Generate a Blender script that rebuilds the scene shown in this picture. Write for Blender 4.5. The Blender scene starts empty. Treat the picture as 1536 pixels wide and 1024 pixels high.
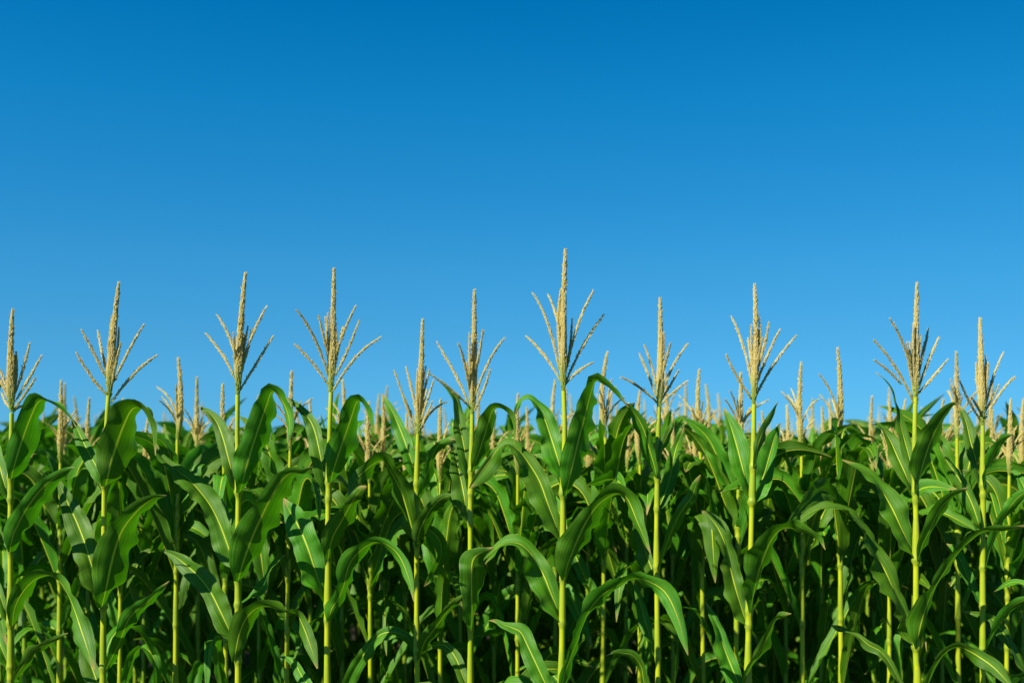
import bpy, math, random
import numpy as np
from mathutils import Vector, Matrix

S = bpy.context.scene
C = S.collection
R = math.radians

# ------------------------------------------------------------------ camera
FPX, YH, HC = 1700.0, 660.0, 1.88      # focal length in photo pixels, horizon row, eye height
cam_d = bpy.data.cameras.new('camera')
cam = bpy.data.objects.new('camera', cam_d); C.objects.link(cam)
cam.location = (0, 0, HC); cam.rotation_euler = (R(90), 0, 0)
cam_d.sensor_width = 36; cam_d.lens = 36 * FPX / 1536
cam_d.shift_y = (YH - 512) / 1536
cam_d.clip_end = 2000
cam_d.dof.use_dof = True; cam_d.dof.focus_distance = 3.62; cam_d.dof.aperture_fstop = 2.0
S.camera = cam

# ------------------------------------------------------------------ sky and sun
SUN_EL, SUN_AZ = 41.0, -50.0           # azimuth: 0 = straight behind the camera, negative = to the left
el, az = R(SUN_EL), R(SUN_AZ)
sdir = Vector((math.sin(az) * math.cos(el), -math.cos(az) * math.cos(el), math.sin(el)))
W = bpy.data.worlds.new('World'); S.world = W; W.use_nodes = True
nt = W.node_tree; nt.nodes.clear()
out = nt.nodes.new('ShaderNodeOutputWorld'); bg = nt.nodes.new('ShaderNodeBackground')
sky = nt.nodes.new('ShaderNodeTexSky'); sky.sky_type = 'NISHITA'; sky.sun_disc = False
sky.sun_elevation = el; sky.sun_rotation = math.atan2(sdir.x, sdir.y)
sky.air_density = 1.0; sky.dust_density = 0.0; sky.ozone_density = 4.0
tc = nt.nodes.new('ShaderNodeTexCoord'); sx = nt.nodes.new('ShaderNodeSeparateXYZ')
ramp = nt.nodes.new('ShaderNodeValToRGB'); mul = nt.nodes.new('ShaderNodeMix')
mul.data_type = 'RGBA'; mul.blend_type = 'MULTIPLY'; mul.inputs[0].default_value = 1.0
nt.links.new(tc.outputs['Generated'], sx.inputs[0]); nt.links.new(sx.outputs['Z'], ramp.inputs[0])
SKY_RAMP = [(0.0, (.155, .62, 1.40)), (0.035, (.166, .612, 1.18)), (0.091, (.175, .66, 1.035)), (0.149, (.155, .745, 1.06)), (0.205, (.106, .785, 1.115)),
            (0.285, (.040, .84, 1.19)), (0.36, (.004, .80, 1.18)), (0.6, (.03, .34, .55)), (1.0, (.06, .26, .42))]
el_ = ramp.color_ramp.elements
while len(el_) < len(SKY_RAMP): el_.new(0.5)
for e, (p, c) in zip(el_, SKY_RAMP): e.position = p; e.color = (*c, 1)
nt.links.new(sky.outputs[0], mul.inputs[6]); nt.links.new(ramp.outputs[0], mul.inputs[7])
ev = nt.nodes.new('ShaderNodeMath'); ev.operation = 'MULTIPLY_ADD'; nt.links.new(sx.outputs['X'], ev.inputs[0]); ev.inputs[1].default_value = -0.16; ev.inputs[2].default_value = 1.0
evm = nt.nodes.new('ShaderNodeVectorMath'); evm.operation = 'SCALE'; nt.links.new(mul.outputs[2], evm.inputs[0]); nt.links.new(ev.outputs[0], evm.inputs['Scale'])
nt.links.new(evm.outputs[0], bg.inputs[0]); bg.inputs[1].default_value = 0.0600
nt.links.new(bg.outputs[0], out.inputs[0])
sl = bpy.data.lights.new('sun', 'SUN'); sl.energy = 5.0; sl.angle = R(0.5); sl.color = (1.0, 0.92, 0.74)
so = bpy.data.objects.new('sun', sl); C.objects.link(so)
so.rotation_euler = sdir.to_track_quat('Z', 'Y').to_euler(); so.location = sdir * 30
S.view_settings.view_transform = 'Standard'; S.view_settings.look = 'None'
S.view_settings.gamma = 1; S.view_settings.exposure = 0.72
S.cycles.max_bounces = 8; S.cycles.transmission_bounces = 6; S.cycles.diffuse_bounces = 2

# ------------------------------------------------------------------ materials
def mat(name):
    m = bpy.data.materials.new(name); m.use_nodes = True
    n = m.node_tree.nodes; n.clear()
    return m, n, m.node_tree.links

def mixcol(n, L, a, b, fac, mode='MIX'):
    x = n.new('ShaderNodeMix'); x.data_type = 'RGBA'; x.blend_type = mode
    for sock, v in ((x.inputs[0], fac), (x.inputs[6], a), (x.inputs[7], b)):
        if hasattr(v, 'links'): L.new(v, sock)
        elif isinstance(v, (int, float)): sock.default_value = v
        else: sock.default_value = (*v, 1)
    return x.outputs[2]

def math_(n, L, op, a, b=0.0, c=None):
    x = n.new('ShaderNodeMath'); x.operation = op
    for i, v in enumerate((a, b, c)):
        if v is None: continue
        if hasattr(v, 'links'): L.new(v, x.inputs[i])
        else: x.inputs[i].default_value = v
    return x.outputs[0]

def maprange(n, L, v, a, b, c=0.0, d=1.0):
    x = n.new('ShaderNodeMapRange'); x.interpolation_type = 'SMOOTHSTEP'
    L.new(v, x.inputs[0])
    for i, q in enumerate((a, b, c, d)): x.inputs[i + 1].default_value = q
    return x.outputs[0]

def leaf_material():
    m, n, L = mat('corn_leaf')
    o = n.new('ShaderNodeOutputMaterial')
    uv = n.new('ShaderNodeUVMap'); uv.uv_map = 'UVMap'
    sp = n.new('ShaderNodeSeparateXYZ'); L.new(uv.outputs[0], sp.inputs[0])
    info = n.new('ShaderNodeObjectInfo')
    across = math_(n, L, 'ABSOLUTE', math_(n, L, 'SUBTRACT', sp.outputs[0], 0.5))
    # parallel veins: noise squeezed across the blade
    mp = n.new('ShaderNodeMapping'); L.new(uv.outputs[0], mp.inputs[0]); mp.inputs['Scale'].default_value = (55, 2.2, 1)
    add = n.new('ShaderNodeVectorMath'); add.operation = 'ADD'; L.new(mp.outputs[0], add.inputs[0])
    cmb = n.new('ShaderNodeCombineXYZ'); L.new(math_(n, L, 'MULTIPLY', info.outputs['Random'], 60.0), cmb.inputs[2]); L.new(cmb.outputs[0], add.inputs[1])
    vein = n.new('ShaderNodeTexNoise'); L.new(add.outputs[0], vein.inputs['Vector']); vein.inputs['Scale'].default_value = 1.0; vein.inputs['Detail'].default_value = 3
    mp2 = n.new('ShaderNodeMapping'); L.new(uv.outputs[0], mp2.inputs[0]); mp2.inputs['Scale'].default_value = (3.0, 9, 1)
    add2 = n.new('ShaderNodeVectorMath'); add2.operation = 'ADD'; L.new(mp2.outputs[0], add2.inputs[0]); L.new(cmb.outputs[0], add2.inputs[1])
    blot = n.new('ShaderNodeTexNoise'); L.new(add2.outputs[0], blot.inputs['Vector']); blot.inputs['Scale'].default_value = 1.0; blot.inputs['Detail'].default_value = 4
    base = mixcol(n, L, (0.028, 0.132, 0.002), (0.090, 0.262, 0.006), maprange(n, L, vein.outputs[0], 0.35, 0.68))
    base = mixcol(n, L, base, (0.16, 0.28, 0.01), maprange(n, L, blot.outputs[0], 0.5, 0.8, 0, 0.35))
    hsv = n.new('ShaderNodeHueSaturation'); L.new(base, hsv.inputs['Color'])
    L.new(maprange(n, L, info.outputs['Random'], 0, 1, 0.488, 0.512), hsv.inputs['Hue'])
    L.new(maprange(n, L, info.outputs['Random'], 0, 1, 0.85, 1.22), hsv.inputs['Value'])
    rib = maprange(n, L, across, 0.016, 0.036, 1.0, 0.0)
    fade = maprange(n, L, sp.outputs[1], 0.7, 1.0, 1.0, 0.25)
    ribf = math_(n, L, 'MULTIPLY', rib, fade)
    col = mixcol(n, L, hsv.outputs[0], (0.56, 0.66, 0.04), ribf)
    edge = maprange(n, L, across, 0.485, 0.5, 0.0, 0.55)
    col = mixcol(n, L, col, (0.22, 0.32, 0.06), edge)
    tipn = math_(n, L, 'ADD', sp.outputs[1], math_(n, L, 'MULTIPLY', math_(n, L, 'SUBTRACT', blot.outputs[0], 0.5), 0.16))
    dry = maprange(n, L, math_(n, L, 'ADD', tipn, math_(n, L, 'MULTIPLY', math_(n, L, 'FRACT', math_(n, L, 'MULTIPLY', info.outputs['Random'], 7.0)), 0.06)), 0.95, 1.03, 0.0, 0.9)
    spot = n.new('ShaderNodeTexNoise'); spot.inputs['Scale'].default_value = 1.0; spot.inputs['Detail'].default_value = 2
    mp3 = n.new('ShaderNodeMapping'); L.new(uv.outputs[0], mp3.inputs[0]); mp3.inputs['Scale'].default_value = (14, 40, 1)
    add3 = n.new('ShaderNodeVectorMath'); add3.operation = 'ADD'; L.new(mp3.outputs[0], add3.inputs[0]); L.new(cmb.outputs[0], add3.inputs[1]); L.new(add3.outputs[0], spot.inputs['Vector'])
    col = mixcol(n, L, col, (0.20, 0.24, 0.04), maprange(n, L, spot.outputs[0], 0.70, 0.78, 0.0, 0.55))
    col = mixcol(n, L, col, (0.35, 0.28, 0.08), dry)
    bs = n.new('ShaderNodeBsdfPrincipled'); L.new(col, bs.inputs['Base Color'])
    L.new(maprange(n, L, blot.outputs[0], 0.3, 0.7, 0.46, 0.66), bs.inputs['Roughness'])
    bs.inputs['Specular IOR Level'].default_value = 0.38
    bmp = n.new('ShaderNodeBump'); bmp.inputs['Strength'].default_value = 0.55; bmp.inputs['Distance'].default_value = 0.002
    L.new(math_(n, L, 'ADD', vein.outputs[0], math_(n, L, 'MULTIPLY', rib, 1.0)), bmp.inputs['Height']); L.new(bmp.outputs[0], bs.inputs['Normal'])
    tr = n.new('ShaderNodeBsdfTranslucent'); L.new(mixcol(n, L, col, (0.16, 0.85, 0.0), 0.25), tr.inputs[0])
    mx = n.new('ShaderNodeMixShader'); mx.inputs[0].default_value = 0.27
    L.new(bs.outputs[0], mx.inputs[1]); L.new(tr.outputs[0], mx.inputs[2]); L.new(mx.outputs[0], o.inputs[0])
    return m

def stem_material(name='corn_stem', shade_tint=0.0):
    m, n, L = mat(name)
    o = n.new('ShaderNodeOutputMaterial')
    uv = n.new('ShaderNodeUVMap'); uv.uv_map = 'UVMap'
    mp = n.new('ShaderNodeMapping'); L.new(uv.outputs[0], mp.inputs[0]); mp.inputs['Scale'].default_value = (22, 6, 1)
    info = n.new('ShaderNodeObjectInfo')
    ns = n.new('ShaderNodeTexNoise'); L.new(mp.outputs[0], ns.inputs[0]); ns.inputs['Scale'].default_value = 1
    tcx = n.new('ShaderNodeTexCoord')
    n2 = n.new('ShaderNodeTexNoise'); L.new(tcx.outputs['Object'], n2.inputs[0]); n2.inputs['Scale'].default_value = 7
    col = mixcol(n, L, (0.30, 0.42, 0.006), (0.50, 0.52, 0.010), ns.outputs[0])
    col = mixcol(n, L, col, (0.19, 0.35, 0.010), maprange(n, L, n2.outputs[0], 0.45, 0.75, 0, 0.7))
    if shade_tint: col = mixcol(n, L, col, (0.12, 0.26, 0.010), shade_tint)  # dark green mixed into the stem colour to stand in for shade
    at = n.new('ShaderNodeAttribute'); at.attribute_name = 'node_ring'
    col = mixcol(n, L, col, (0.15, 0.24, 0.02), at.outputs['Fac'])
    bs = n.new('ShaderNodeBsdfPrincipled'); L.new(col, bs.inputs['Base Color']); bs.inputs['Roughness'].default_value = 0.42
    bmp = n.new('ShaderNodeBump'); bmp.inputs['Strength'].default_value = 0.3; bmp.inputs['Distance'].default_value = 0.001
    L.new(ns.outputs[0], bmp.inputs['Height']); L.new(bmp.outputs[0], bs.inputs['Normal'])
    L.new(bs.outputs[0], o.inputs[0])
    return m

def tassel_material():
    m, n, L = mat('corn_tassel')
    o = n.new('ShaderNodeOutputMaterial')
    tcx = n.new('ShaderNodeTexCoord'); info = n.new('ShaderNodeObjectInfo')
    uv = n.new('ShaderNodeUVMap'); uv.uv_map = 'UVMap'
    sp = n.new('ShaderNodeSeparateXYZ'); L.new(uv.outputs[0], sp.inputs[0])
    ns = n.new('ShaderNodeTexNoise'); L.new(tcx.outputs['Object'], ns.inputs[0]); ns.inputs['Scale'].default_value = 160; ns.inputs['Detail'].default_value = 2
    col = mixcol(n, L, (0.76, 0.66, 0.20), (0.88, 0.81, 0.48), maprange(n, L, sp.outputs[0], 0, 1))
    col = mixcol(n, L, col, (0.56, 0.38, 0.22), maprange(n, L, ns.outputs[0], 0.58, 0.78, 0, 0.25))
    # greener towards the base of the tassel (v runs from tip 1 to base 0)
    col = mixcol(n, L, (0.45, 0.58, 0.08), col, maprange(n, L, sp.outputs[1], 0.0, 0.30))
    bs = n.new('ShaderNodeBsdfPrincipled'); L.new(col, bs.inputs['Base Color']); bs.inputs['Roughness'].default_value = 0.6
    tr = n.new('ShaderNodeBsdfTranslucent'); L.new(col, tr.inputs[0])
    mx = n.new('ShaderNodeMixShader'); mx.inputs[0].default_value = 0.55
    L.new(bs.outputs[0], mx.inputs[1]); L.new(tr.outputs[0], mx.inputs[2]); L.new(mx.outputs[0], o.inputs[0])
    return m

def soil_material():
    m, n, L = mat('field_soil')
    o = n.new('ShaderNodeOutputMaterial')
    tcx = n.new('ShaderNodeTexCoord')
    ns = n.new('ShaderNodeTexNoise'); L.new(tcx.outputs['Object'], ns.inputs[0]); ns.inputs['Scale'].default_value = 9; ns.inputs['Detail'].default_value = 8
    col = mixcol(n, L, (0.014, 0.011, 0.007), (0.045, 0.034, 0.022), ns.outputs[0])
    bs = n.new('ShaderNodeBsdfPrincipled'); L.new(col, bs.inputs['Base Color']); bs.inputs['Roughness'].default_value = 0.95
    bmp = n.new('ShaderNodeBump'); bmp.inputs['Strength'].default_value = 0.8; bmp.inputs['Distance'].default_value = 0.03
    L.new(ns.outputs[0], bmp.inputs['Height']); L.new(bmp.outputs[0], bs.inputs['Normal'])
    L.new(bs.outputs[0], o.inputs[0])
    return m

M_LEAF, M_STEM, M_TAS, M_SOIL = leaf_material(), stem_material(), tassel_material(), soil_material()
M_STEM_SHADE = stem_material('shade_tinted_stem', 0.7)  # dimmed copy of the stem material: shade of the back rows painted in

# ------------------------------------------------------------------ mesh helpers
class MB:
    """collects vertices, faces and per-corner uvs; build() links them as ONE mesh object"""
    def __init__(s): s.v = []; s.f = []; s.uv = []; s.ring = []
    def grid(s, P, UV, closed=False):
        n, k = len(P), len(P[0]); b = len(s.v)
        for i in range(n):
            for j in range(k): s.v.append(P[i][j])
        for i in range(n - 1):
            for j in range(k if closed else k - 1):
                j2 = (j + 1) % k
                s.f.append((b + i*k + j, b + i*k + j2, b + (i+1)*k + j2, b + (i+1)*k + j))
                u2 = UV[i][j2] if j2 else (1.0, UV[i][0][1]); u3 = UV[i+1][j2] if j2 else (1.0, UV[i+1][0][1])
                s.uv += [UV[i][j], u2, u3, UV[i+1][j]]
    def mesh(s, name, m, smooth=True):
        me = bpy.data.meshes.new(name); me.from_pydata(s.v, [], s.f)
        ul = me.uv_layers.new(name='UVMap'); ul.data.foreach_set('uv', np.array(s.uv, dtype=np.float32).ravel())
        me.materials.append(m)
        me.polygons.foreach_set('use_smooth', [smooth] * len(me.polygons)); me.update()
        return me

def link(name, me, parent=None):
    o = bpy.data.objects.new(name, me); C.objects.link(o)
    if parent: o.parent = parent
    return o

def catmull(P, n, closed=False):
    """resample a polyline of tuples by arc length through a Catmull-Rom spline"""
    P = np.array(P, float); Q = np.vstack([2*P[0]-P[1], P, 2*P[-1]-P[-2]])
    outp = []
    for i in range(1, len(Q) - 2):
        for t in np.linspace(0, 1, 14, endpoint=False):
            a, b, c, d = Q[i-1], Q[i], Q[i+1], Q[i+2]
            outp.append(0.5*((2*b)+(-a+c)*t+(2*a-5*b+4*c-d)*t*t+(-a+3*b-3*c+d)*t**3))
    outp.append(P[-1]); D = np.array(outp)
    seg = np.r_[0, np.cumsum(np.linalg.norm(np.diff(D[:, :2], axis=0), axis=1))] if D.shape[1] != 3 else np.r_[0, np.cumsum(np.linalg.norm(np.diff(D, axis=0), axis=1))]
    tt = np.linspace(0, seg[-1], n)
    return np.stack([np.interp(tt, seg, D[:, k]) for k in range(D.shape[1])], 1), seg[-1]

def profile(t):
    return min(1.0, 0.30 + 0.70 * math.sin(min(t / 0.28, 1) * math.pi / 2)) * (1.0 if t < 0.45 else max(0.0, 1 - ((t - 0.45) / 0.55) ** 2.1))

def at(px, py, d): return Vector(((px - 768) / FPX * d, d, HC + (YH - py) / FPX * d))

CS = (0.0, 0.22, 0.5, 0.78, 1.0)      # stations across each half of a blade

def blade(mb, Cn, Tn, dl, dr, wl, wr, nl, nr, t, rnd, amp):
    """one row of points across a leaf: left half (edge..rib) then right half"""
    row = []; uvs = []
    ph = rnd
    def ruf(side, u):
        a = math.sin(ph[0] + t * ph[1] + side * 1.9) + 0.5 * math.sin(ph[2] + t * ph[3] - side * 1.1)
        return a * u * u
    env = min(1, t * 6) * min(1, (1 - t) * 4)
    for u in reversed(CS[1:]):
        w = wl
        row.append(Cn + dl * (u * w) + nl * (w * (0.10 * math.sin(u * math.pi) + amp * env * ruf(0, u)))); uvs.append((0.5 - u * 0.5, t))
    row.append(Cn); uvs.append((0.5, t))
    for u in CS[1:]:
        w = wr
        row.append(Cn + dr * (u * w) + nr * (w * (0.10 * math.sin(u * math.pi) + amp * env * ruf(1, u)))); uvs.append((0.5 + u * 0.5, t))
    return row, uvs

def traced_leaf(pts, d, kind, dtip, rng, amp=0.14, N=44):
    """a leaf whose midrib and half-widths were measured in the photo, standing at depth d; kind 'b' shows its underside and leans towards
    the camera, 'f' shows its upper face and leans away"""
    P = [(p + (p[2],) if len(p) == 3 else p) for p in pts]
    D, ln = catmull(P, N)
    D[:, 2:] *= 1.0
    hm = 1.0 * max((p[2] + p[3]) / 2 for p in P)
    Wm = hm * (1.27 if kind == 'b' else 1.06)
    going_right = 1 if P[-1][0] > P[0][0] else -1
    # direction judged over the first half, where the blade leaves the stem
    going_right = 1 if P[min(3, len(P)-1)][0] >= P[0][0] else -1
    rs = (1 if kind == 'b' else -1) * going_right
    fold = R(19) * (1 if kind == 'b' else -1)
    wl_cm = rng.uniform(0.07, 0.12) * FPX / d
    ph = (rng.uniform(0, 6.28), 6.28 * ln / wl_cm * 0.9, rng.uniform(0, 6.28), 6.28 * ln / wl_cm * 1.7)
    base_off = -0.010 if kind == 'b' else 0.006
    G = []; U = []
    px = FPX / d
    cen = []
    for i in range(N):
        t = i / (N - 1)
        dz = (base_off - .014 * min(1, t / .06) if kind == 'b' else base_off + .010 * min(1, t / .06)) + dtip * t ** 1.25
        cen.append(at(D[i, 0], D[i, 1], d + dz))
    Y = Vector((0, 1, 0))
    for i in range(N):
        t = i / (N - 1)
        T = (cen[min(i + 1, N - 1)] - cen[max(i - 1, 0)]); Tp = Vector((T.x, 0, T.z))
        if Tp.length < 1e-6: Tp = Vector((0, 0, 1))
        Tp.normalize()
        Pn = Vector((Tp.z, 0, -Tp.x))              # right of travel, in the picture plane
        hl, hr = max(D[i, 2], 0.15), max(D[i, 3], 0.15); hmn = (hl + hr) / 2
        wt = max(Wm * profile(t), hmn)
        c = min(1.0, hmn / (wt * math.cos(fold)))
        r = rs * math.acos(c)
        al, ar = fold - r, fold + r
        dl = (-Pn) * math.cos(al) + Y * math.sin(al); dr = Pn * math.cos(ar) + Y * math.sin(ar)
        def wid(h, a):
            ca = math.cos(a); k = min(1, max(0, (c - 0.35) / 0.3))
            w = h / max(abs(ca), 0.3)
            w = min(max(w, 0.35 * wt), 1.5 * wt)
            return (w * k + wt * (1 - k)) / px
        wl, wr = wid(hl, al), wid(hr, ar)
        nl = (-Y) * math.cos(al) + (-Pn) * math.sin(al); nr = (-Y) * math.cos(ar) + Pn * math.sin(ar)
        row, uvs = blade(None, cen[i], Tp, dl, dr, wl, wr, nl, nr, t, ph, amp)
        G.append(row); U.append(uvs)
    mb = MB(); mb.grid(G, U)
    return mb

def grown_leaf(z0, azi, L, th0, droop, wmax, rng, r0=0.009, N=24, amp=0.24, twist=None, cs=None):
    """a leaf in its plant's own space: leaves the stem at height z0 towards azi, rises at th0, arches over by droop"""
    tw = rng.uniform(-0.9, 0.9) if twist is None else twist
    tb = rng.uniform(.22, .58); wb = rng.uniform(.3, .6); side_drift = rng.uniform(-0.5, 0.5)
    p = Vector((math.cos(azi), math.sin(azi), 0)) * r0 + Vector((0, 0, z0)); G = []; U = []
    ph = (rng.uniform(0, 6.28), 6.28 * L / rng.uniform(.08, .13), rng.uniform(0, 6.28), 6.28 * L / rng.uniform(.045, .07))
    step = L / (N - 1)
    for i in range(N):
        t = i / (N - 1)
        q_ = min(1, max(0, (t - tb) / wb)); th = th0 - .18 * t - droop * q_ * q_ * (3 - 2 * q_)
        a = azi + side_drift * t
        H = Vector((math.cos(a), math.sin(a), 0)); T = H * math.cos(th) + Vector((0, 0, 1)) * math.sin(th)
        Sd = Vector((-math.sin(a), math.cos(a), 0)); Nn = Sd.cross(T) * -1   # Nn: upper face
        if Nn.dot(Vector((0, 0, 1)) * math.cos(th) - H * math.sin(th)) < 0: Nn = -Nn
        rr = tw * math.sin(t * 2.2)
        S2 = Sd * math.cos(rr) + Nn * math.sin(rr); N2 = Nn * math.cos(rr) - Sd * math.sin(rr)
        f = R(52) * (1 - t) ** 3 + R(16)
        dl = -S2 * math.cos(f) + N2 * math.sin(f); dr = S2 * math.cos(f) + N2 * math.sin(f)
        nl = N2 * math.cos(f) + S2 * math.sin(f); nr = N2 * math.cos(f) - S2 * math.sin(f)
        w = wmax * profile(t) + 0.0006
        row, uvs = blade(None, p.copy(), T, dl, dr, w, w, nl, nr, t, ph, amp)
        if cs: row = [row[k] for k in cs]; uvs = [uvs[k] for k in cs]
        G.append(row); U.append(uvs)
        p = p + T * step
    mb = MB(); mb.grid(G, U)
    return mb

def tube(mb, P, rad, k=10):
    n = len(P); G = []; U = []
    L = 0
    for i in range(n):
        T = (P[min(i+1, n-1)] - P[max(i-1, 0)]).normalized()
        A = T.cross(Vector((0, 1, 0)));  A = A.normalized() if A.length > 1e-4 else Vector((1, 0, 0)); B = T.cross(A)
        if i: L += (P[i] - P[i-1]).length
        G.append([P[i] + (A * math.cos(6.2832*j/k) + B * math.sin(6.2832*j/k)) * rad[i] for j in range(k)])
        U.append([(j / k, L) for j in range(k)])
    mb.grid(G, U, closed=True)

def stem_mesh(P, r0, r1, nodes, name='stem', k=10, m=None):
    """P: list of points from ground to tassel; nodes: heights (z) where a leaf joins"""
    Q, ln = catmull([tuple(p) for p in P], 200)
    pts = [Vector(q) for q in Q]; rad = []; ring = []
    for i, p in enumerate(pts):
        t = i / (len(pts) - 1); r = r0 + (r1 - r0) * t ** 1.3; g = 0
        for nz in nodes:
            e = math.exp(-((p.z - nz) / 0.008) ** 2); r += 0.0026 * e; g = max(g, e)
            if 0 < p.z - nz < 0.13: r += 0.0020 * (1 - (p.z - nz) / 0.13) ** .5; g = max(g, .35)      # leaf sheath hugging the stem above its node
        rad.append(r); ring.append(g)
    mb = MB(); tube(mb, pts, rad, k)
    me = mb.mesh(name, m or M_STEM)
    a = me.attributes.new('node_ring', 'FLOAT', 'POINT')
    a.data.foreach_set('value', np.repeat(np.array(ring, dtype=np.float32) * 0.85, k))
    return me

OCT_F = ((0,2,3),(0,3,4),(0,4,5),(0,5,2),(1,3,2),(1,4,3),(1,5,4),(1,2,5))
def spikelets(mb, P, rad, spacing, per, size, rng, v0=0.0, fuzz=0.12, k=5):
    """clothes the curve P (base to tip) with small pointed spikelets over a thin core"""
    n = len(P); L = [0]
    for i in range(1, n): L.append(L[-1] + (P[i] - P[i-1]).length)
    tot = L[-1]; cnt = max(4, int(tot / spacing))
    core = [max(0.0007, r * 0.62) for r in rad]
    b0 = len(mb.f); tube(mb, P, core, k)
    for q in range(len(mb.uv) - 4 * (len(mb.f) - b0), len(mb.uv)): mb.uv[q] = (0.2, min(1, v0 + mb.uv[q][1] / max(tot, 1e-6) * (1 - v0)))
    for c in range(cnt):
        s = (c + 0.5) / cnt * tot
        i = 0
        while i < n - 2 and L[i+1] < s: i += 1
        f = (s - L[i]) / max(L[i+1] - L[i], 1e-9); p = P[i].lerp(P[i+1], f); r = rad[i] * (1-f) + rad[i+1] * f
        T = (P[i+1] - P[i]).normalized(); A = T.cross(Vector((0.13, 1, 0.07))).normalized(); B = T.cross(A)
        for q in range(per):
            a = c * 2.4 + q * 6.2832 / per + rng.uniform(-.35, .35)
            O = A * math.cos(a) + B * math.sin(a)
            sz = size * rng.uniform(.75, 1.2) * (0.75 + 0.25 * min(1, (tot - s) / 0.05))
            out_ = 0.10 + rng.random() * 0.16
            if rng.random() < fuzz: out_ = rng.uniform(.35, .8)
            ax = (T + O * out_).normalized(); sd = ax.cross(O).normalized(); up = ax.cross(sd)
            b = p + O * r * 0.45 + T * rng.uniform(-.5, .5) * spacing
            e = b + ax * sz; mm = b + ax * sz * 0.45; w = sz * 0.12 + 0.0004
            k0 = len(mb.v)
            mb.v += [b, e, mm + sd * w, mm + up * w, mm - sd * w, mm - up * w]
            uu = rng.random(); vv = min(1.0, v0 + s / tot * (1 - v0))
            for fa in OCT_F:
                mb.f.append(tuple(k0 + z for z in fa)); mb.uv += [(uu, vv)] * 3
    return mb

def curve3(a, m, b, n=14):
    """quadratic through a and b that passes m half way"""
    c = m * 2 - (a + b) * 0.5
    return [a * (1-t)**2 + c * (2*t*(1-t)) + b * t*t for t in [i/(n-1) for i in range(n)]]

def spike_radius(t, R0):
    # slender where it starts, full at a third, long taper to a blunt tip
    return R0 * (0.40 + 0.60 * min(1, t / 0.22)) * (1 - 0.80 * max(0, (t - 0.22) / 0.78) ** 0.9)

def tag(o, label=None, cat=None, group=None, kind=None):
    if label: o['label'] = label
    if cat: o['category'] = cat
    if group: o['group'] = group
    if kind: o['kind'] = kind

# ------------------------------------------------------------------ ground
me = bpy.data.meshes.new('ground'); me.from_pydata([(-600, -300, 0), (600, -300, 0), (600, 900, 0), (-600, 900, 0)], [], [(0, 1, 2, 3)])
me.materials.append(M_SOIL); g = link('ground', me); tag(g, kind='structure')

GROUP = 'corn plants of the field'

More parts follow.
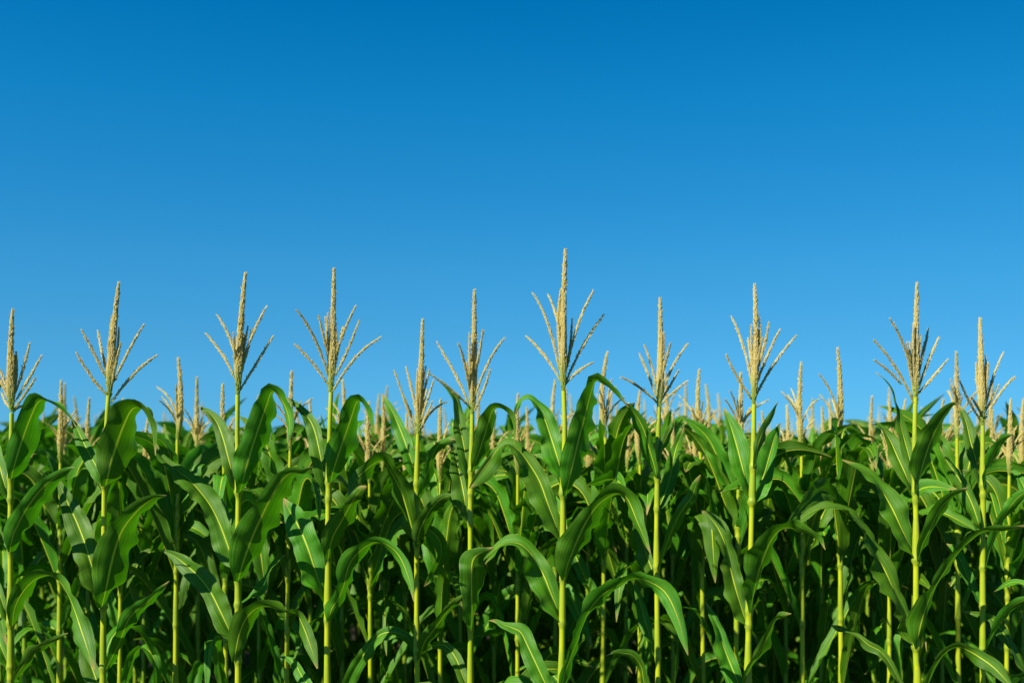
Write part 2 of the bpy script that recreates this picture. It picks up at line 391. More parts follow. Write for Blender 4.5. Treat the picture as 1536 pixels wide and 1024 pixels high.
# ------------------------------------------------------------------ the front row, traced leaf by leaf
# stem: photo pixels from tassel down; leaves: (kind, depth of tip in metres, [(x, y, half-width left, half-width right)...] base to tip)
# tassel: (spike tip, base, [(base, middle, tip)...])
FRONT = [
 dict(d=3.62, rw=1.0, label='corn plant cut by the left edge, its leaf thinning into a long arched tail',
  stem=[(17.7,619),(16.5,680),(16,720),(15.5,830),(16,940),(16,1024)],
  tas=((19,466),(18,617),[((23,590),(35,552),(44,516)),((24,600),(43,568),(62,534)),((21,613),(38,590),(53,567)),((16,598),(8,575),(-2,550)),((15,612),(8,602),(3,590)),((16,606),(0,570),(-14,545)),((19,619),(30,610),(46,606))]),
  leaves=[('b',-.10,[(17,718,3,3),(20,702,9,8),(28,675,17,16),(37,648,13,11),(46,625,12,9),(55,606,10,7),(63,600,4,4),(76,604,2,2),(92,614,2,2),(106,628,2,2),(114,640,1,1)]),
   ('b',-.16,[(15,828,3,3),(17,812,10,8),(23,795,17,10),(38,765,12,14),(60,735,10,12),(85,713,6,8),(103,703,3,3),(112,701,.5,.5)]),
   ('b',-.22,[(19,938,2,2),(21,915,9,5),(31,892,12,7),(47,873,8,6),(62,864,4,5),(76,863,4,8),(89,871,11,10),(101,889,10,10),(112,915,11,13),(123,948,14,16),(133,978,10,10),(142,1004,1,1)]),
   ('b',-.10,[(18,1020,2,2),(36,996,6,6),(47,976,8,5),(60,970,5,5),(80,958,4,5),(102,949,.5,.5)]),
   ('f',0.16,[(15,1002,2,2),(4,975,8,5),(-10,940,10,8),(-25,920,8,8),(-45,930,1,1)]),
   ('f',0.16,[(13,934,2,2),(3,900,7,5),(-8,872,9,7),(-25,850,8,8),(-50,850,1,1)]),
   ('f',0.19,[(14,750,2,2),(5,718,10,9),(-6,682,12,12),(-22,645,9,9),(-40,620,1,1)])]),
 dict(d=3.60, rw=1.0, label='corn plant with broad upright leaf folding over, second front tassel from left',
  stem=[(163,592),(160,635),(157,720),(156,785),(155,918),(154.5,1024)],
  tas=((178,426),(163.5,596),[((160,568),(141,530),(123,496)),((161,560),(153,528),(147,497)),((170,574),(190,532),(215,488)),((166,605),(199,563),(235,533)),((162,594),(138,566),(115,530)),((167,580),(174,545),(181,515))]),
  leaves=[('b',-.12,[(158,730,3,2),(161,716,10,10),(167,692,25,20),(176,662,22,17),(187,634,20,11),(198,614,9,5),(210,611,3,4),(219,622,7,7),(226,640,8,7),(231,660,5,5),(233,683,.5,.5)]),
   ('f',0.14,[(155,728,2,2),(146,702,12,9),(134,680,12,9),(122,656,8,7),(112,636,4,4),(106,626,.5,.5)]),
   ('f',0.14,[(153,910,3,3),(145,872,10,12),(137,845,15,18),(127,813,19,20),(115,782,16,18),(100,750,10,13),(90,727,4,6),(86,713,1,1)]),
   ('b',-.16,[(152,912,3,2),(157,892,9,6),(164,858,25,18),(173,822,25,17),(183,795,14,14),(200,772,10,11),(218,755,8,7),(235,745,4,4),(250,743,.5,.5)]),
   ('b',-.14,[(158,1003,3,3),(168,985,6,6),(178,966,5,5),(184,950,6,5),(193,928,13,9),(208,912,10,7),(225,899,5,5),(240,884,4,4),(254,871,.5,.5)]),
   ('f',0.12,[(152,1060,3,3),(147,1028,12,12),(138,1000,13,8),(128,975,9,6),(118,950,1,1)])]),
 dict(d=3.58, rw=1.05, label='corn plant with a dark upright leaf tip-folded right and wide wavy leaves hanging left',
  stem=[(356.5,592),(356,660),(357.5,732),(357,785),(357,918),(357,1024)],
  tas=((368,411),(357,592),[((354,540),(343,503),(326,473)),((352,568),(335,534),(309.5,501)),((364,540),(381,497),(399,461)),((359,586),(387,541),(409,505)),((353,560),(352,528),(350,500)),((361,560),(371,525),(378,495))]),
  leaves=[('b',-.12,[(359,740,2,2),(363,725,9,4),(371,697,23,10),(379,668,18,14),(389,638,18,15),(399,610,16,10),(406,590,8,5),(413,587,3,3),(423,600,7,7),(431,618,9,7),(435,640,6,5),(432,664,1,1)]),
   ('f',0.16,[(355,740,2,2),(349,712,7,9),(342,685,10,15),(334,655,10,15),(325,633,6,10),(313,618,4,5),(303,613,2,3),(297,609,.5,.5)]),
   ('f',0.13,[(353,850,3,3),(348,836,16,7),(340,812,21,13),(329,784,16,20),(317,760,11,19),(301,738,10,16),(283,718,14,10),(262,702,7,6),(245,688,5,5),(236,672,4,3),(230,658,.5,.5)]),
   ('b',-.20,[(357,872,2,2),(361,856,15,7),(370,828,25,13),(382,797,26,17),(395,768,17,19),(408,742,13,19),(422,720,12,15),(438,708,6,8),(455,706,4,5),(470,699,.5,.5)]),
   ('f',0.13,[(351,962,2,2),(342,940,12,9),(330,915,15,18),(315,886,13,20),(297,863,15,17),(276,844,13,12),(258,831,6,6),(241,824,.5,.5)]),
   ('b',-.22,[(352,992,2,2),(354,975,12,9),(360,948,17,13),(370,926,16,9),(385,912,7,8),(402,909,7,8),(418,914,6,6),(432,919,3,3),(445,920,6,8),(454,937,10,10),(461,955,10,10),(468,975,8,8),(476,1002,1,1)]),
   ('f',0.16,[(358,908,2,2),(375,897,3,3),(391,883,10,8),(402,862,5,4),(412,843,4,4),(429,831,.5,.5)])]),
 dict(d=3.60, rw=1.05, label='corn plant with widely spread tassel branches, fourth front tassel from left',
  stem=[(496.5,588),(494.5,647),(493,735),(492,772),(492,855),(491,943),(491,1024)],
  tas=((501,405),(496,590),[((493,565),(472,508),(446,466)),((494,540),(486,507),(478,475)),((494,580),(471,547),(443,517)),((504,532),(516,497),(533,460)),((502,565),(522,524),(538,482)),((498,590),(530,540),(569,507)),((500,560),(507,525),(514,492))]),
  leaves=[('b',-.12,[(496,724,2,2),(500,705,10,9),(509,677,20,16),(519,648,15,15),(528,622,13,10),(535,603,7,4),(542,602,3,3),(550,615,5,5),(556,633,3,3),(563,652,.5,.5)]),
   ('f',0.14,[(492,750,2,2),(488,722,13,4),(483,695,15,6),(477,665,14,9),(470,640,12,10),(459,622,6,7),(445,608,4,5),(434,600,2,3),(427,596,.5,.5)]),
   ('f',0.12,[(489,907,2,2),(482,883,11,7),(472,852,19,16),(462,822,18,21),(450,793,20,22),(438,772,13,20),(429,756,5,8),(425,745,.5,.5)]),
   ('b',-.14,[(492,840,2,2),(494,822,10,7),(500,803,17,10),(510,785,16,12),(521,765,9,11),(531,748,8,9),(541,735,7,7),(550,729,1,1)]),
   ('b',-.20,[(493,932,2,2),(497,915,12,8),(507,898,9,8),(515,880,6,7),(519,862,15,9),(526,842,16,9),(538,828,12,8),(552,817,7,8),(567,812,5,10),(583,818,6,10),(598,832,8,10),(609,855,8,8),(617,880,4,4),(621,902,.5,.5)]),
   ('f',0.14,[(490,1060,2,2),(472,1040,8,8),(454,1015,10,8),(443,996,8,7),(432,987,3,3),(417,984,.5,.5)])]),
 dict(d=3.92, rw=0.95, label='shorter corn plant whose tassel sits low and dense, its leaf peaked to the left',
  stem=[(627,650),(626,685),(625,735),(625,830),(625,918),(626,1024)],
  tas=((634,481),(627,655),[((625,626),(619,590),(609,551)),((623,652),(608,604),(592,557)),((630,635),(641,600),(650.5,570)),((630,644),(640,622),(648,602)),((629,620),(636,588),(643.5,556)),((628,654),(645,620),(670,603)),((624,640),(613,612),(601,585)),((629,640),(634,612),(640,585))]),
  leaves=[('f',0.16,[(625,727,2,2),(620,700,9,7),(612,675,12,10),(602,648,12,10),(590,620,8,6),(580,602,4,4),(572,590,.5,.5)]),
   ('b',-.18,[(622,815,2,2),(619,795,17,5),(613,772,17,11),(605,745,16,16),(595,722,12,15),(584,703,8,9),(575,690,4,5),(564,693,7,7),(548,705,10,9),(532,722,9,9),(522,747,.5,.5)]),
   ('b',-.06,[(628,748,2,2),(636,722,8,8),(644,700,8,7),(649,682,7,4),(657,668,5,6),(668,661,4,7),(684,658,.5,.5)]),
   ('b',-.08,[(626,820,2,2),(628,800,10,10),(635,783,12,11),(645,765,9,12),(658,751,8,9),(670,744,5,6),(682,742,.5,.5)]),
   ('f',0.16,[(628,796,3,3),(645,795,8,9),(659,810,10,10),(662,830,9,6),(655,850,8,6),(645,868,5,5),(636,879,.5,.5)]),
   ('b',-.10,[(628,988,2,2),(637,962,11,9),(650,945,10,9),(663,927,7,7),(674,912,5,5),(685,901,5,5),(697,890,.5,.5)]),
   ('f',0.13,[(622,978,2,2),(612,957,5,6),(592,948,6,9),(573,950,10,7),(557,965,11,7),(543,985,11,9),(528,1010,12,9),(516,1040,8,8),(508,1060,1,1)])]),
 dict(d=3.74, rw=0.95, label='corn plant with a stiff upright blade left of its stem, sixth front tassel from left',
  stem=[(708.5,621),(708,650),(707,695),(705.5,785),(706,905),(705.5,1024)],
  tas=((711.5,437),(708,624),[((703,606),(684,564),(656,514)),((704,588),(698,550),(688,516)),((706,612),(679,586),(645,561)),((712,565),(719,530),(724,496)),((711,598),(733,543),(756,508)),((710,618),(724,588),(735,555)),((706,600),(704,570),(700,545))]),
  leaves=[('f',0.14,[(704,742,2,2),(701,700,10,6),(696,668,12,9),(690,640,9,10),(686,615,6,8),(683,598,4,6),(678,588,4,4),(669,579,3,3),(660,572,1.5,1.5),(651,565,.5,.5)]),
   ('b',-.10,[(709,708,2,2),(713,693,7,7),(720,673,12,11),(727,652,13,11),(733,632,15,9),(739,615,8,4),(748,611,3,3),(759,616,2,3),(767,627,2,2),(771,643,1.5,1.5),(771,665,.5,.5)]),
   ('f',0.16,[(704,787,2,2),(700,768,14,4),(696,740,19,7),(690,712,14,9),(685,690,9,6),(680,672,4,4),(674,663,.5,.5)]),
   ('b',-.06,[(707,944,2,2),(708,920,7,9),(707,890,15,17),(707,862,17,19),(709,842,19,18),(716,832,12,12),(728,826,6,6),(740,821,1,1)]),
   ('f',0.19,[(704,1040,2,2),(694,1012,8,8),(683,985,10,9),(668,968,8,8),(650,968,5,5),(636,978,.5,.5)])]),
 dict(d=3.56, rw=1.0, label='tallest corn plant, its tassel highest in the field, long arched leaves both sides',
  stem=[(845.5,586),(847,647),(844.5,730),(844.5,785),(844,880),(843,968),(842,1024)],
  tas=((848,376),(845,588),[((839,556),(822,486),(799.6,441)),((841,508),(834,472),(822.5,443)),((841,572),(818,535),(790,505)),((851,550),(866,490),(889.5,437)),((849,572),(875,518),(905,473)),((847,578),(866,558),(888,544)),((843,565),(840,525),(838,490)),((848,560),(855,520),(858,480))]),
  leaves=[('b',-.14,[(848,744,3,3),(852,726,11,9),(859,698,20,16),(867,662,18,18),(876,628,17,16),(884,597,13,11),(890,578,8,6),(895,570,3,3),(904,574,2,3),(916,583,2,2),(930,597,1.5,1.5),(943,611,.5,.5)]),
   ('f',0.16,[(845,740,2,2),(843,712,15,5),(837,688,23,9),(828,660,18,15),(816,626,12,15),(804,606,6,8),(793,598,3,4),(784,600,4,3),(776,609,5,4),(771,625,.5,.5)]),
   ('f',0.13,[(842,814,2,2),(835,790,14,7),(822,755,22,13),(810,722,24,13),(795,697,20,13),(779,676,14,9),(763,667,8,5),(747,673,14,5),(734,690,22,5),(722,706,22,5),(712,720,12,4),(704,732,1,1)]),
   ('b',-.20,[(846,870,2,2),(850,852,18,5),(857,833,26,7),(867,808,24,15),(879,782,16,22),(893,761,10,20),(909,747,7,16),(925,740,5,8),(938,744,10,5),(947,760,12,7),(956,782,8,7),(966,805,5,5),(976,830,.5,.5)]),
   ('f',0.13,[(842,936,2,1),(836,912,17,7),(826,888,23,13),(817,865,25,15),(806,846,22,15),(796,830,14,12),(782,817,6,12),(765,814,4,7),(750,818,8,5),(738,828,8,4),(728,840,4,3),(721,852,.5,.5)]),
   ('b',-.24,[(841,1038,3,3),(846,1012,7,10),(856,985,5,12),(866,960,6,9),(874,938,3,5),(882,918,11,7),(895,900,17,11),(912,885,13,10),(932,875,9,6),(952,867,5,8),(974,872,10,10),(995,885,14,11),(1008,905,13,12),(1018,930,8,9),(1025,955,6,6),(1032,982,.5,.5)]),
   ('f',0.13,[(838,1062,2,2),(826,1040,10,8),(815,1018,14,12),(802,990,16,12),(790,965,12,14),(781,948,6,14),(768,941,6,8),(755,936,6,4),(745,931,3,3),(733,930,.5,.5)])]),
 dict(d=3.80, rw=0.95, label='narrow corn plant right of the tallest one, a leaf blade arching in from its left',
  stem=[(988.5,610),(987,660),(986,722),(985,785),(985,830),(986,943),(987,1024)],
  tas=((990,449),(988.5,612),[((984,580),(977,548),(966.5,518)),((985,598),(974,566),(959.5,531)),((987,605),(961,582),(933,566)),((992,568),(999,540),(1005,516)),((991,602),(1005,558),(1030.5,517)),((990,608),(1008,590),(1030,572)),((989,605),(1001,585),(1018,556))]),
  leaves=[('b',-.06,[(985,718,2,2),(982,700,7,4),(974,672,12,7),(968,650,11,8),(960,632,9,7),(950,617,5,5),(941,607,2,2),(934,601,.5,.5)]),
   ('b',.04,[(988,692,2,2),(994,668,6,6),(1001,652,6,6),(1007,640,4,4),(1010,629,.5,.5)]),
   ('f',0.22,[(987,765,2,2),(998,738,9,9),(1007,708,12,10),(1012,680,8,8),(1020,655,5,5),(1026,640,.5,.5)]),
   ('f',0.14,[(985,870,2,2),(979,855,17,5),(970,832,15,7),(963,812,8,9),(955,795,4,4),(949,783,.5,.5)]),
   ('b',-.10,[(988,852,2,2),(1000,815,6,9),(1012,785,8,10),(1025,762,9,9),(1038,744,8,8),(1045,725,6,6),(1051,712,1,1)]),
   ('f',0.16,[(985,987,2,2),(975,955,9,8),(966,925,10,8),(958,895,6,5),(951,873,.5,.5)]),
   ('b',-.10,[(983,1078,2,2),(975,1050,4,4),(966,1022,4,3),(962,1000,6,6),(950,983,6,7),(935,979,5,6),(922,978,3,3),(909,983,.5,.5)])]),
 dict(d=3.60, rw=1.08, label='corn plant with three upright leaves opening like a vase below its long tassel',
  stem=[(1131,606),(1130,685),(1128,750),(1127,797),(1125,870),(1123,943),(1121.5,1024)],
  tas=((1132,428.5),(1130.5,606),[((1127,574),(1115,520),(1097.5,476)),((1129,600),(1107,567),(1089.6,533)),((1134,560),(1146,520),(1153,485)),((1133,580),(1149,538),(1169.5,495)),((1132,598),(1158,550),(1194,503.5)),((1129,575),(1126,540),(1122,508)),((1132,572),(1137,540),(1143,508))]),
  leaves=[('f',0.12,[(1126,754,2,2),(1121,728,15,6),(1114,702,19,13),(1106,672,14,18),(1098,645,9,14),(1091,625,5,7),(1085,611,.5,.5)]),
   ('f',0.14,[(1130,754,2,2),(1137,735,6,13),(1146,712,14,13),(1154,685,18,9),(1161,660,14,7),(1167,643,5,3),(1171,634,.5,.5)]),
   ('b',.06,[(1131,702,2,2),(1137,668,7,8),(1146,643,7,7),(1156,625,5,5),(1163,610,2,2),(1167,602,.5,.5)]),
   ('b',-.20,[(1126,918,2,1),(1130,892,15,4),(1137,862,24,9),(1147,832,28,13),(1158,808,17,13),(1170,795,5,10),(1184,791,4,9),(1197,795,5,5),(1213,800,3,3),(1228,809,2,3),(1238,824,.5,.5)]),
   ('f',0.12,[(1121,940,2,1),(1116,922,15,6),(1109,900,20,9),(1101,873,18,14),(1094,845,14,14),(1087,815,10,13),(1077,792,10,14),(1064,775,7,8),(1051,764,.5,.5)]),
   ('b',-.12,[(1114,1024,2,2),(1124,1003,6,6),(1136,983,7,12),(1147,963,8,13),(1156,945,7,8),(1162,932,3,4),(1172,922,5,5),(1187,920,.5,.5)]),
   ('f',0.14,[(1117,1047,2,2),(1106,1020,14,9),(1097,998,18,11),(1086,970,16,10),(1078,945,10,8),(1068,922,6,6),(1059,903,.5,.5)])]),
 dict(d=3.60, rw=1.08, label='corn plant with broad dark leaf arching right and thin curled leaf up left',
  stem=[(1373,596),(1372,665),(1373,735),(1374,785),(1374,855),(1374,980),(1376,1024)],
  tas=((1375.5,426),(1373,608),[((1369,572),(1357,522),(1335.5,478.6)),((1371,606),(1346,555),(1312,511)),((1352,577),(1335,558),(1313,541)),((1379,548),(1387,520),(1392,494)),((1377,584),(1392,543),(1408,506.6)),((1375,592),(1398,567),(1421,539.5)),((1371,580),(1364,548),(1361,515)),((1375,575),(1381,545),(1385,520))]),
  leaves=[('b',-.12,[(1374,740,2,2),(1377,725,7,6),(1384,698,23,13),(1394,667,22,15),(1405,642,19,13),(1418,620,12,7),(1430,606,4,3),(1439,606,.5,.5)]),
   ('f',0.14,[(1372,752,2,2),(1366,730,13,6),(1357,708,15,13),(1346,684,14,14),(1335,660,10,12),(1324,643,5,6),(1314,633,2,2),(1308,627,.5,.5)]),
   ('f',0.26,[(1370,712,2,2),(1364,685,12,7),(1357,660,11,9),(1349,632,8,9),(1342,605,4,6),(1337,585,2,3),(1327,570,2,2),(1313,558,.5,.5)]),
   ('f',0.12,[(1371,842,2,1),(1364,818,20,6),(1352,792,22,15),(1338,762,20,22),(1324,738,16,16),(1309,718,9,12),(1293,705,6,9),(1278,697,3,5),(1263,689,.5,.5)]),
   ('b',-.14,[(1377,840,2,2),(1383,818,9,9),(1392,800,13,10),(1402,778,12,12),(1414,758,12,10),(1428,744,8,6),(1440,736,4,4),(1453,731,.5,.5)]),
   ('f',0.13,[(1372,970,2,2),(1366,948,20,5),(1355,917,19,9),(1342,888,20,11),(1327,854,24,15),(1312,830,15,15),(1299,806,11,13),(1287,786,8,9),(1272,771,5,6),(1255,762,4,5),(1238,761,4,5),(1220,766,5,4),(1203,776,6,4),(1188,787,4,4),(1177,796,.5,.5)]),
   ('b',-.20,[(1375,972,2,2),(1378,952,15,6),(1384,928,22,10),(1393,900,18,9),(1405,876,10,12),(1418,855,12,13),(1431,836,12,11),(1443,823,7,8),(1457,809,7,8),(1473,797,5,12),(1490,794,4,8),(1510,793,4,5),(1530,790,3,3),(1546,788,.5,.5)]),
   ('b',-.20,[(1377,1062,2,2),(1388,1035,5,6),(1397,1012,8,7),(1407,992,9,8),(1421,976,6,8),(1438,970,4,5),(1456,977,8,9),(1474,988,10,12),(1490,1000,12,9),(1504,1014,9,7),(1518,1030,3,3),(1525,1042,.5,.5)]),
   ('f',0.12,[(1374,1062,2,2),(1360,1040,5,5),(1347,1018,6,6),(1335,995,7,6),(1320,976,8,6),(1302,966,9,6),(1288,954,5,4),(1272,946,2,3),(1258,942,5,5),(1246,937,.5,.5)])]),
 dict(d=3.78, rw=0.95, label='corn plant nearest the right edge, with a dense spindle tassel leaning slightly left',
  stem=[(1474,637),(1474,685),(1474.5,760),(1474,843),(1474,940),(1474,1024)],
  tas=((1470,478.6),(1473.5,640),[((1478,612),(1489,568),(1504.6,529.5)),((1476,630),(1498.5,592),(1521,566)),((1477,618),(1488,598),(1498,578)),((1472,632),(1455,604),(1440,572)),((1472,622),(1465,608),(1457,596)),((1470,610),(1466,575),(1464,545)),((1475,610),(1480,575),(1482,545))]),
  leaves=[('f',0.14,[(1473,744,2,2),(1469,715,15,4),(1464,690,15,8),(1456,662,11,12),(1450,636,8,9),(1443,617,5,5),(1436,605,.5,.5)]),
   ('b',-.08,[(1476,730,2,2),(1480,708,7,6),(1488,686,11,9),(1498,668,9,8),(1508,656,5,5),(1520,650,.5,.5)]),
   ('b',.10,[(1470,792,2,2),(1460,760,9,7),(1446,730,9,8),(1432,708,7,6),(1420,690,4,4),(1410,669,.5,.5)]),
   ('b',-.12,[(1478,852,2,2),(1486,820,8,7),(1497,790,9,9),(1512,765,9,9),(1528,745,8,8),(1552,730,1,1)]),
   ('f',0.19,[(1472,910,2,2),(1458,880,8,8),(1445,850,9,9),(1433,825,6,7),(1420,815,.5,.5)]),
   ('b',-.10,[(1478,975,2,2),(1492,945,8,8),(1508,920,10,8),(1525,905,9,8),(1545,900,5,5),(1566,912,.5,.5)])]),
 dict(d=3.66, rw=1.0, label='corn plant just past the right edge, reaching in with low arched leaves only',
  stem=[(1566,640),(1564,700),(1562,800),(1560,900),(1558,1024)],
  tas=((1572,500),(1566,642),[((1564,620),(1556,585),(1550,555)),((1568,622),(1580,585),(1592,550))]),
  leaves=[('f',0.13,[(1556,1062,2,2),(1546,1035,5,6),(1536,1008,6,6),(1526,986,8,7),(1513,962,10,7),(1500,942,12,8),(1486,926,7,6),(1470,922,5,5),(1458,919,3,3),(1446,917,.5,.5)]),
   ('f',0.12,[(1558,915,2,2),(1546,884,7,7),(1527,873,4,5),(1511,875,3,3),(1491,887,.5,.5)]),
   ('f',0.14,[(1562,800,2,2),(1550,765,8,8),(1538,735,9,9),(1526,712,5,5),(1515,705,.5,.5)]),
   ('b',-.1,[(1562,780,2,2),(1575,740,12,12),(1590,690,14,12),(1612,660,8,8),(1640,670,1,1)])]),
]

def add_grown_lower(root, x, y, zs, azs, rng, lw=1.0):
    for z, a in zip(zs, azs):
        mb = grown_leaf(z, a, rng.uniform(.62, .8), R(rng.uniform(52, 66)), R(rng.uniform(95, 140)), .042 * lw, rng)
        o = link('leaf', mb.mesh('leaf', M_LEAF), root)

def build_front(spec, seed):
    rng = random.Random(seed); d = spec['d']; rw = spec['rw']
    st = [at(x, y, d) for x, y in spec['stem']]
    foot = Vector((st[-1].x + rng.uniform(-.02, .02), d + rng.uniform(-.02, .02), -0.01))
    root = bpy.data.objects.new('corn_plant', None); C.objects.link(root); root.empty_display_size = .1
    org = Vector((foot.x, foot.y, 0)); root.location = org
    tag(root, spec['label'], 'corn plant', GROUP)
    nodes = [at(p[2][0][0], p[2][0][1], d).z for p in spec['leaves']]
    low = [.72, .60, .47, .35, .24]
    path = [foot] + [foot.lerp(st[-1], f) for f in (.33, .66)] + st[::-1]
    me = stem_mesh([p - org for p in path], .0117 * rw, .0070, [z for z in nodes + low])
    link('stem', me, root)
    for kind, dt, pts in spec['leaves']:
        mb = traced_leaf(pts, d, kind, dt, rng)
        mb.v = [v - org for v in mb.v]
        link('leaf', mb.mesh('leaf', M_LEAF), root)
    side = rng.uniform(-.4, .4)
    lows = low
    for i, z in enumerate(lows):
        mb = grown_leaf(z, side + (i % 2) * math.pi + rng.uniform(-.3, .3), rng.uniform(.6, .8), R(rng.uniform(50, 64)), R(rng.uniform(95, 140)), .04, rng)
        link('leaf', mb.mesh('leaf', M_LEAF), root)
    # tassel
    tip, base, brs = spec['tas']
    b3, t3 = at(*base, d) - org, at(*tip, d) - org
    mid = (b3 + t3) / 2 + Vector(((rng.uniform(-1, 1)) * .004, rng.uniform(-.01, .01), 0))
    P = curve3(b3, mid, t3, 26)
    R0 = .0235 * (0.9 + 0.2 * rng.random())
    mb = spikelets(MB(), P, [spike_radius(i / 25, R0) for i in range(26)], .0031, 9, .0130, rng, fuzz=.07)
    tas = link('tassel', mb.mesh('tassel', M_TAS, False), root)
    hug = []
    for k in range(4):
        f = rng.uniform(.02, .16); A = b3.lerp(t3, f); a_ = rng.uniform(0, 6.28); ln = (t3 - b3).length * rng.uniform(.38, .62)
        O = Vector((math.cos(a_), math.sin(a_), 0)); up = (t3 - b3).normalized()
        hug.append((A, A + up * ln * .5 + O * ln * rng.uniform(.04, .08), A + up * ln + O * ln * rng.uniform(.05, .12)))
    for k, (a, m, b) in enumerate(brs):
        dz = rng.uniform(-.07, .07)
        A, Mi, B = at(*a, d) - org, at(*m, d + dz * .5) - org, at(*b, d + dz) - org
        P = curve3(A, Mi, B, 18)
        r = .0050 * rng.uniform(.85, 1.15)
        rad = [r * (0.32 + 0.68 * min(1, (i / 17) / .4)) * (1 - .7 * (i / 17) ** 2) for i in range(18)]
        mb = spikelets(MB(), P, rad, .0030, 4, .0110, rng, v0=0.12)
        link('tassel_branch', mb.mesh('tassel_branch', M_TAS, False), tas)
    for A, Mi, B in hug:
        P = curve3(A, Mi, B, 14); rad = [.0055 * (0.4 + 0.6 * min(1, i / 5)) * (1 - .5 * (i / 13) ** 3) for i in range(14)]
        mb = spikelets(MB(), P, rad, .0034, 4, .0085, rng, v0=0.10)
        link('tassel_branch', mb.mesh('tassel_branch', M_TAS, False), tas)
    return root

for i, sp_ in enumerate(FRONT): build_front(sp_, 100 + i)

# ------------------------------------------------------------------ the plants behind: prototypes, then copies
PROTO_H = 2.15           # tassel tip height of every prototype
def make_proto(seed, young=False, dense=False):
    rng = random.Random(seed)
    root = bpy.data.objects.new('corn_plant', None); C.objects.link(root); root.empty_display_size = .1
    H = PROTO_H; zt = H - rng.uniform(.29, .34)            # tassel base
    lean = Vector((rng.uniform(-.03, .03), rng.uniform(-.03, .03), 0))
    def ax(z): return lean * (z / H) ** 2 + Vector((0, 0, z))
    top = zt - (.21 if dense else .25)
    zs = ([.22, .36, .5, .64, .78, .92, 1.06, 1.2] if dense else [.26, .58, .90, 1.16]) + ([1.32 + (top - 1.32) * (i / 8) for i in range(9)] if dense else [1.36 + (top - 1.36) * (i / 6) for i in range(7)])
    n = len(zs); ztop = zt if not young else top + .05
    link('stem', stem_mesh([ax(z) for z in (-.01, .4, .8, 1.2, 1.6, ztop)], .0118, .0060 if not young else .004, zs, k=8, m=M_STEM_SHADE if dense else M_STEM), root)
    plane = rng.uniform(0, 3.14)
    for i, z in enumerate(zs):
        u = i / (n - 1)
        azi = plane + (i % 2) * math.pi + rng.uniform(-.6, .6)
        if z < 1.3: L = rng.uniform(.50, .72); w = rng.uniform(.032, .042) if dense else rng.uniform(.024, .034)
        else: L = rng.uniform(.50, .66) * (1 - .30 * max(0, (u - .7) / .3)); w = rng.uniform(.042, .054) * (1 - .2 * max(0, (u - .8) / .2))
        th = R(64 + 14 * u + rng.uniform(-5, 5)); dr = R(rng.uniform(70, 150) - 40 * max(0, u - .5) * 2 * rng.random())
        if i >= n - 3: dr = R(rng.uniform(30, 120))
        if young and i >= n - 3: L *= rng.uniform(.7, 1.1); w *= rng.uniform(.6, .8); th = R(rng.uniform(76, 86)); dr = R(rng.uniform(20, 90))
        mb = grown_leaf(z, azi, L, th, dr, w, rng, twist=rng.uniform(-1.5, 1.5))
        off = ax(z) - Vector((0, 0, z)); mb.v = [v + off for v in mb.v]
        link('leaf', mb.mesh('leaf', M_LEAF), root)
    if young: return root, None
    b, t = ax(zt), ax(H)
    P = curve3(b, (b + t) / 2 + Vector((rng.uniform(-.012, .012), rng.uniform(-.012, .012), 0)), t, 18)
    full = MB(); spk = MB()
    st = rng.getstate()
    for mb in (full, spk):
        rng.setstate(st); spikelets(mb, P, [spike_radius(i / 17, .0215) for i in range(18)], .0048, 6, .0140, rng)
    tas = link('tassel', spk.mesh('tassel', M_TAS, False), root)
    for k in range(rng.randint(6, 9)):
        a = rng.uniform(0, 6.28); f = rng.uniform(.0, .28); A = b.lerp(t, f)
        ln = rng.uniform(.09, .17); sp2 = rng.uniform(.12, .60)
        O = Vector((math.cos(a), math.sin(a), 0))
        Mi = A + Vector((0, 0, ln * .5)) + O * ln * .5 * sp2 * .8; B = A + Vector((0, 0, ln * rng.uniform(.8, .98))) + O * ln * sp2 * 1.15
        Q = curve3(A, Mi, B, 10); rad = [.0052 * (.35 + .65 * min(1, i / 4)) * (1 - .5 * (i / 9) ** 3) for i in range(10)]
        m1 = MB(); st = rng.getstate(); spikelets(m1, Q, rad, .0055, 3, .010, rng, v0=.12)
        rng.setstate(st); spikelets(full, Q, rad, .0055, 3, .010, rng, v0=.12)
        link('tassel_branch', m1.mesh('tassel_branch', M_TAS, False), tas)
    return root, full.mesh('tassel', M_TAS, False)

NP = 7; ND = 4; NY = 4
protos = [make_proto(500 + i) for i in range(NP)] + [make_proto(550 + i, False, True) for i in range(ND)] + [make_proto(600 + i, True, True) for i in range(NY)]
used = [False] * (NP + ND + NY)

def place(k, x, y, tip_above, rz, label, near):
    """copy prototype k with its parts; the first copy of each is the prototype itself"""
    src, full = protos[k]
    s = (HC + tip_above) / PROTO_H
    if not used[k] and (near or k >= NP):
        r = src; used[k] = True; near = True
    else:
        r = src.copy(); C.objects.link(r)
        for ch in src.children:
            c = ch.copy(); C.objects.link(c); c.parent = r
            if ch.name.startswith('tassel'):
                if near:
                    for g2 in ch.children:
                        d2 = g2.copy(); C.objects.link(d2); d2.parent = c
                else: c.data = full
    r.location = (x, y, 0); r.rotation_euler = (0, 0, rz); r.scale = (s, s, s)
    tag(r, label, 'corn plant', GROUP)
    return r

rg = random.Random(7)
ROW = [3.6, 4.35] + [4.35 + .42 * k for k in range(1, 10)] + [8.13 + .55 * k for k in range(1, 60)]
def X(px, d): return (px - 768) / FPX * d

names = ['first', 'second', 'third', 'fourth', 'fifth', 'sixth', 'tallest', 'eighth', 'ninth', 'tenth', 'rightmost']
fx = [17, 158, 357, 494, 627, 708, 846, 987, 1129, 1373, 1474]

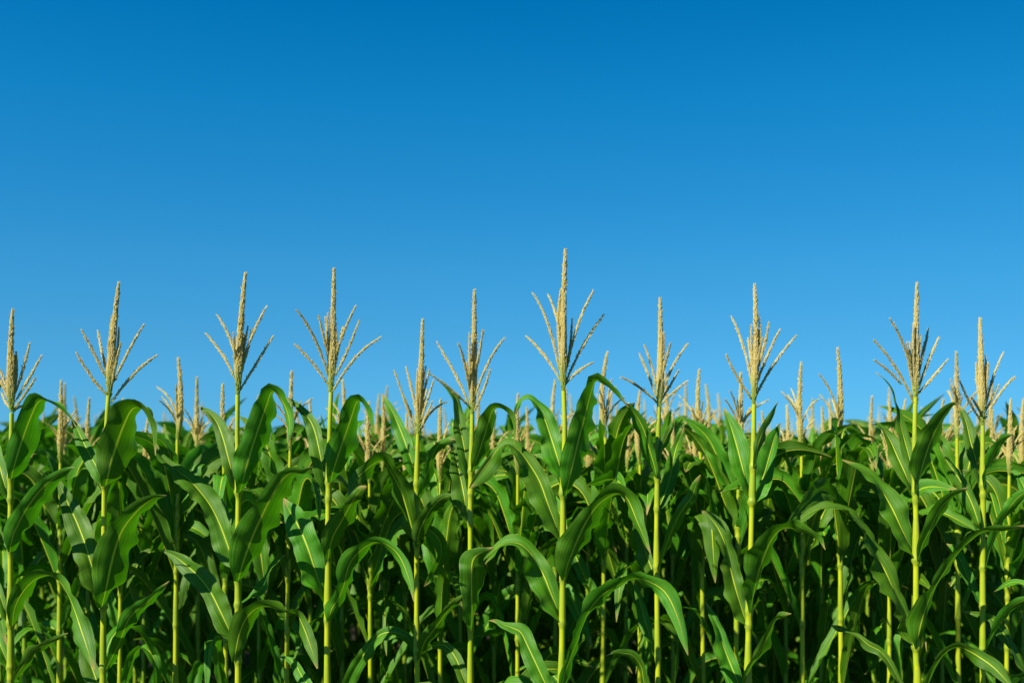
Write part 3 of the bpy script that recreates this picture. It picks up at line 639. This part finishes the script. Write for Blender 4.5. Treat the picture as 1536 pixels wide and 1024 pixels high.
# second and third rows: tassels measured in the photo (x, y of the tip)
ROW2 = [(-60,560),(88,572),(178,600),(262,538),(340,577),(428,558),(556,604),(660,600),(776,592),(902,530),(960,587),(1056,555),(1102,560),(1204,545),(1263,524),(1334,600),(1438,530),(1508,600),(1600,560)]
ROW3 = [(-40,590),(38,612),(131,598),(213,628),(297,567),(390,610),(465,600),(513,570),(573,597),(606,622),(690,610),(740,618),(790,612),(833,572),(880,612),(938,605),(1010,622),(1040,612),(1150,618),(1178,608),(1232,612),(1312,596),(1350,600),(1412,600),(1490,616),(1534,600),(1590,600)]
far_label = 'small corn plant in the crowded back rows, mostly hidden behind nearer plants'
slots = {}
def gap_label(px):
    lo = [i for i, f in enumerate(fx) if f <= px]; hi = [i for i, f in enumerate(fx) if f > px]
    if not lo: return 'left of the whole front row'
    if not hi: return 'right of the whole front row'
    return 'between the %s and %s front plants' % (names[lo[-1]], names[hi[0]])
def label_rows(lst, rowname, look):
    keys = [gap_label(p[0]) for p in lst]; outl = []
    for i, k in enumerate(keys):
        same = [j for j in range(len(keys)) if keys[j] == k]; c = len(same)
        q = {1: [''], 2: ['left ', 'right '], 3: ['left ', 'middle ', 'right ']}.get(c, ['first ', 'second ', 'third ', 'fourth ', 'fifth ', 'sixth '])[same.index(i)]
        outl.append('%s%s, %s, %s' % (q, look, rowname, k))
    return outl
count = len(FRONT)
kk = 0
for lst, d, rowname, look in ((ROW2, ROW[1], 'second row', 'corn plant'), (ROW3, ROW[2], 'third row', 'small corn plant')):
    labs = label_rows(lst, rowname, look)
    for (px, py), lab in zip(lst, labs):
        dd = d + rg.uniform(-.1, .1)
        place((kk % NP) if rowname == 'second row' else NP + kk % ND, X(px, dd) , dd, (YH - py) / FPX * dd, rg.uniform(0, 6.28), lab, True); kk += 1; count += 1
r = 3
while count < 296:
    d = ROW[r]; half = 768 / FPX * d + .35; x = -half + rg.uniform(0, .2)
    while x < half and count < 296:
        dd = d + rg.uniform(-.12, .12)
        yg = rg.random() < .70
        place(NP + ND + rg.randrange(NY) if yg else NP + rg.randrange(ND), x, dd, rg.uniform(.02, .38) if yg else rg.uniform(.04, .34), rg.uniform(0, 6.28), far_label, False)
        x += rg.uniform(.17, .30); count += 1
    r += 1
FAR0 = r

# ------------------------------------------------------------------ everything further: one mass
def lowpoly(seed, tas):
    rng = random.Random(seed); mb = MB(); H = PROTO_H; zt = H - .31
    tube(mb, [Vector((0, 0, z)) for z in (0, .9, zt if tas else zt - .12)], [.012, .01, .006], 4)
    nst = len(mb.f)
    for i in range(10):
        u = i / 9; z = .7 + (zt - .18 - .7) * u
        m = grown_leaf(z, i * math.pi + rng.uniform(-.8, .8), .60 * (1 - .25 * u), R(66 + 14 * u), R(rng.uniform(60, 140)), .046, rng, N=8, cs=(0, 4, 8))
        b = len(mb.v); mb.v += m.v; mb.f += [tuple(b + q for q in f) for f in m.f]; mb.uv += m.uv
    nl = len(mb.f)
    if tas:
        tube(mb, [Vector((0, 0, zt)), Vector((0, 0, zt + .10)), Vector((0.004, 0, H))], [.006, .017, .002], 5)
        for k in range(5):
            a = rng.uniform(0, 6.28); O = Vector((math.cos(a), math.sin(a), 0))
            tube(mb, [Vector((0, 0, zt + .03)), Vector((0, 0, zt + .10)) + O * .03, Vector((0, 0, zt + .15)) + O * .07], [.002, .006, .002], 3)
    mi = [1] * nst + [0] * (nl - nst) + [2] * (len(mb.f) - nl)
    # even out to quads only, uv in range
    nt_ = 4 * (len(mb.f) - nl)
    if nt_: mb.uv[-nt_:] = [(rng.random(), .9) for _ in range(nt_)]
    return np.array([tuple(v) for v in mb.v]), np.array(mb.f), np.array(mb.uv), np.array(mi)
temps = [lowpoly(900 + i, i < 2) for i in range(7)]
V, F, UVs, MI = [], [], [], []; off = 0
for r in range(FAR0, 54):
    d = ROW[r]; half = 768 / FPX * d + 2.5; x = -half
    while x < half:
        ti = rg.randrange(7); v, f, uvv, mi = temps[ti]
        s = (HC + (rg.uniform(.06, .32) if ti < 2 else rg.uniform(.02, .22))) / PROTO_H; a = rg.uniform(0, 6.28); ca, sa = math.cos(a) * s, math.sin(a) * s
        dd = d + rg.uniform(-.2, .2)
        V.append(np.stack([v[:, 0] * ca - v[:, 1] * sa + x, v[:, 0] * sa + v[:, 1] * ca + dd, v[:, 2] * s], 1))
        F.append(f + off); off += len(v); UVs.append(uvv); MI.append(mi)
        x += rg.uniform(.24, .42)
V = np.vstack(V); F = np.vstack(F); UVs = np.vstack(UVs); MI = np.concatenate(MI)
me = bpy.data.meshes.new('corn_field'); me.vertices.add(len(V)); me.vertices.foreach_set('co', V.astype(np.float32).ravel())
me.loops.add(F.size); me.loops.foreach_set('vertex_index', F.astype(np.int32).ravel())
me.polygons.add(len(F)); me.polygons.foreach_set('loop_start', np.arange(0, F.size, 4, dtype=np.int32))
me.polygons.foreach_set('loop_total', np.full(len(F), 4, dtype=np.int32))
for m_ in (M_LEAF, M_STEM_SHADE, M_TAS): me.materials.append(m_)
me.polygons.foreach_set('material_index', MI.astype(np.int32)); me.polygons.foreach_set('use_smooth', [True] * len(F))
me.update(calc_edges=True)
ul = me.uv_layers.new(name='UVMap'); ul.data.foreach_set('uv', UVs.astype(np.float32).ravel()); me.validate()
fo = link('corn_field', me); tag(fo, 'distant mass of corn tops and pale tassels along the horizon', 'corn field', None, 'stuff')
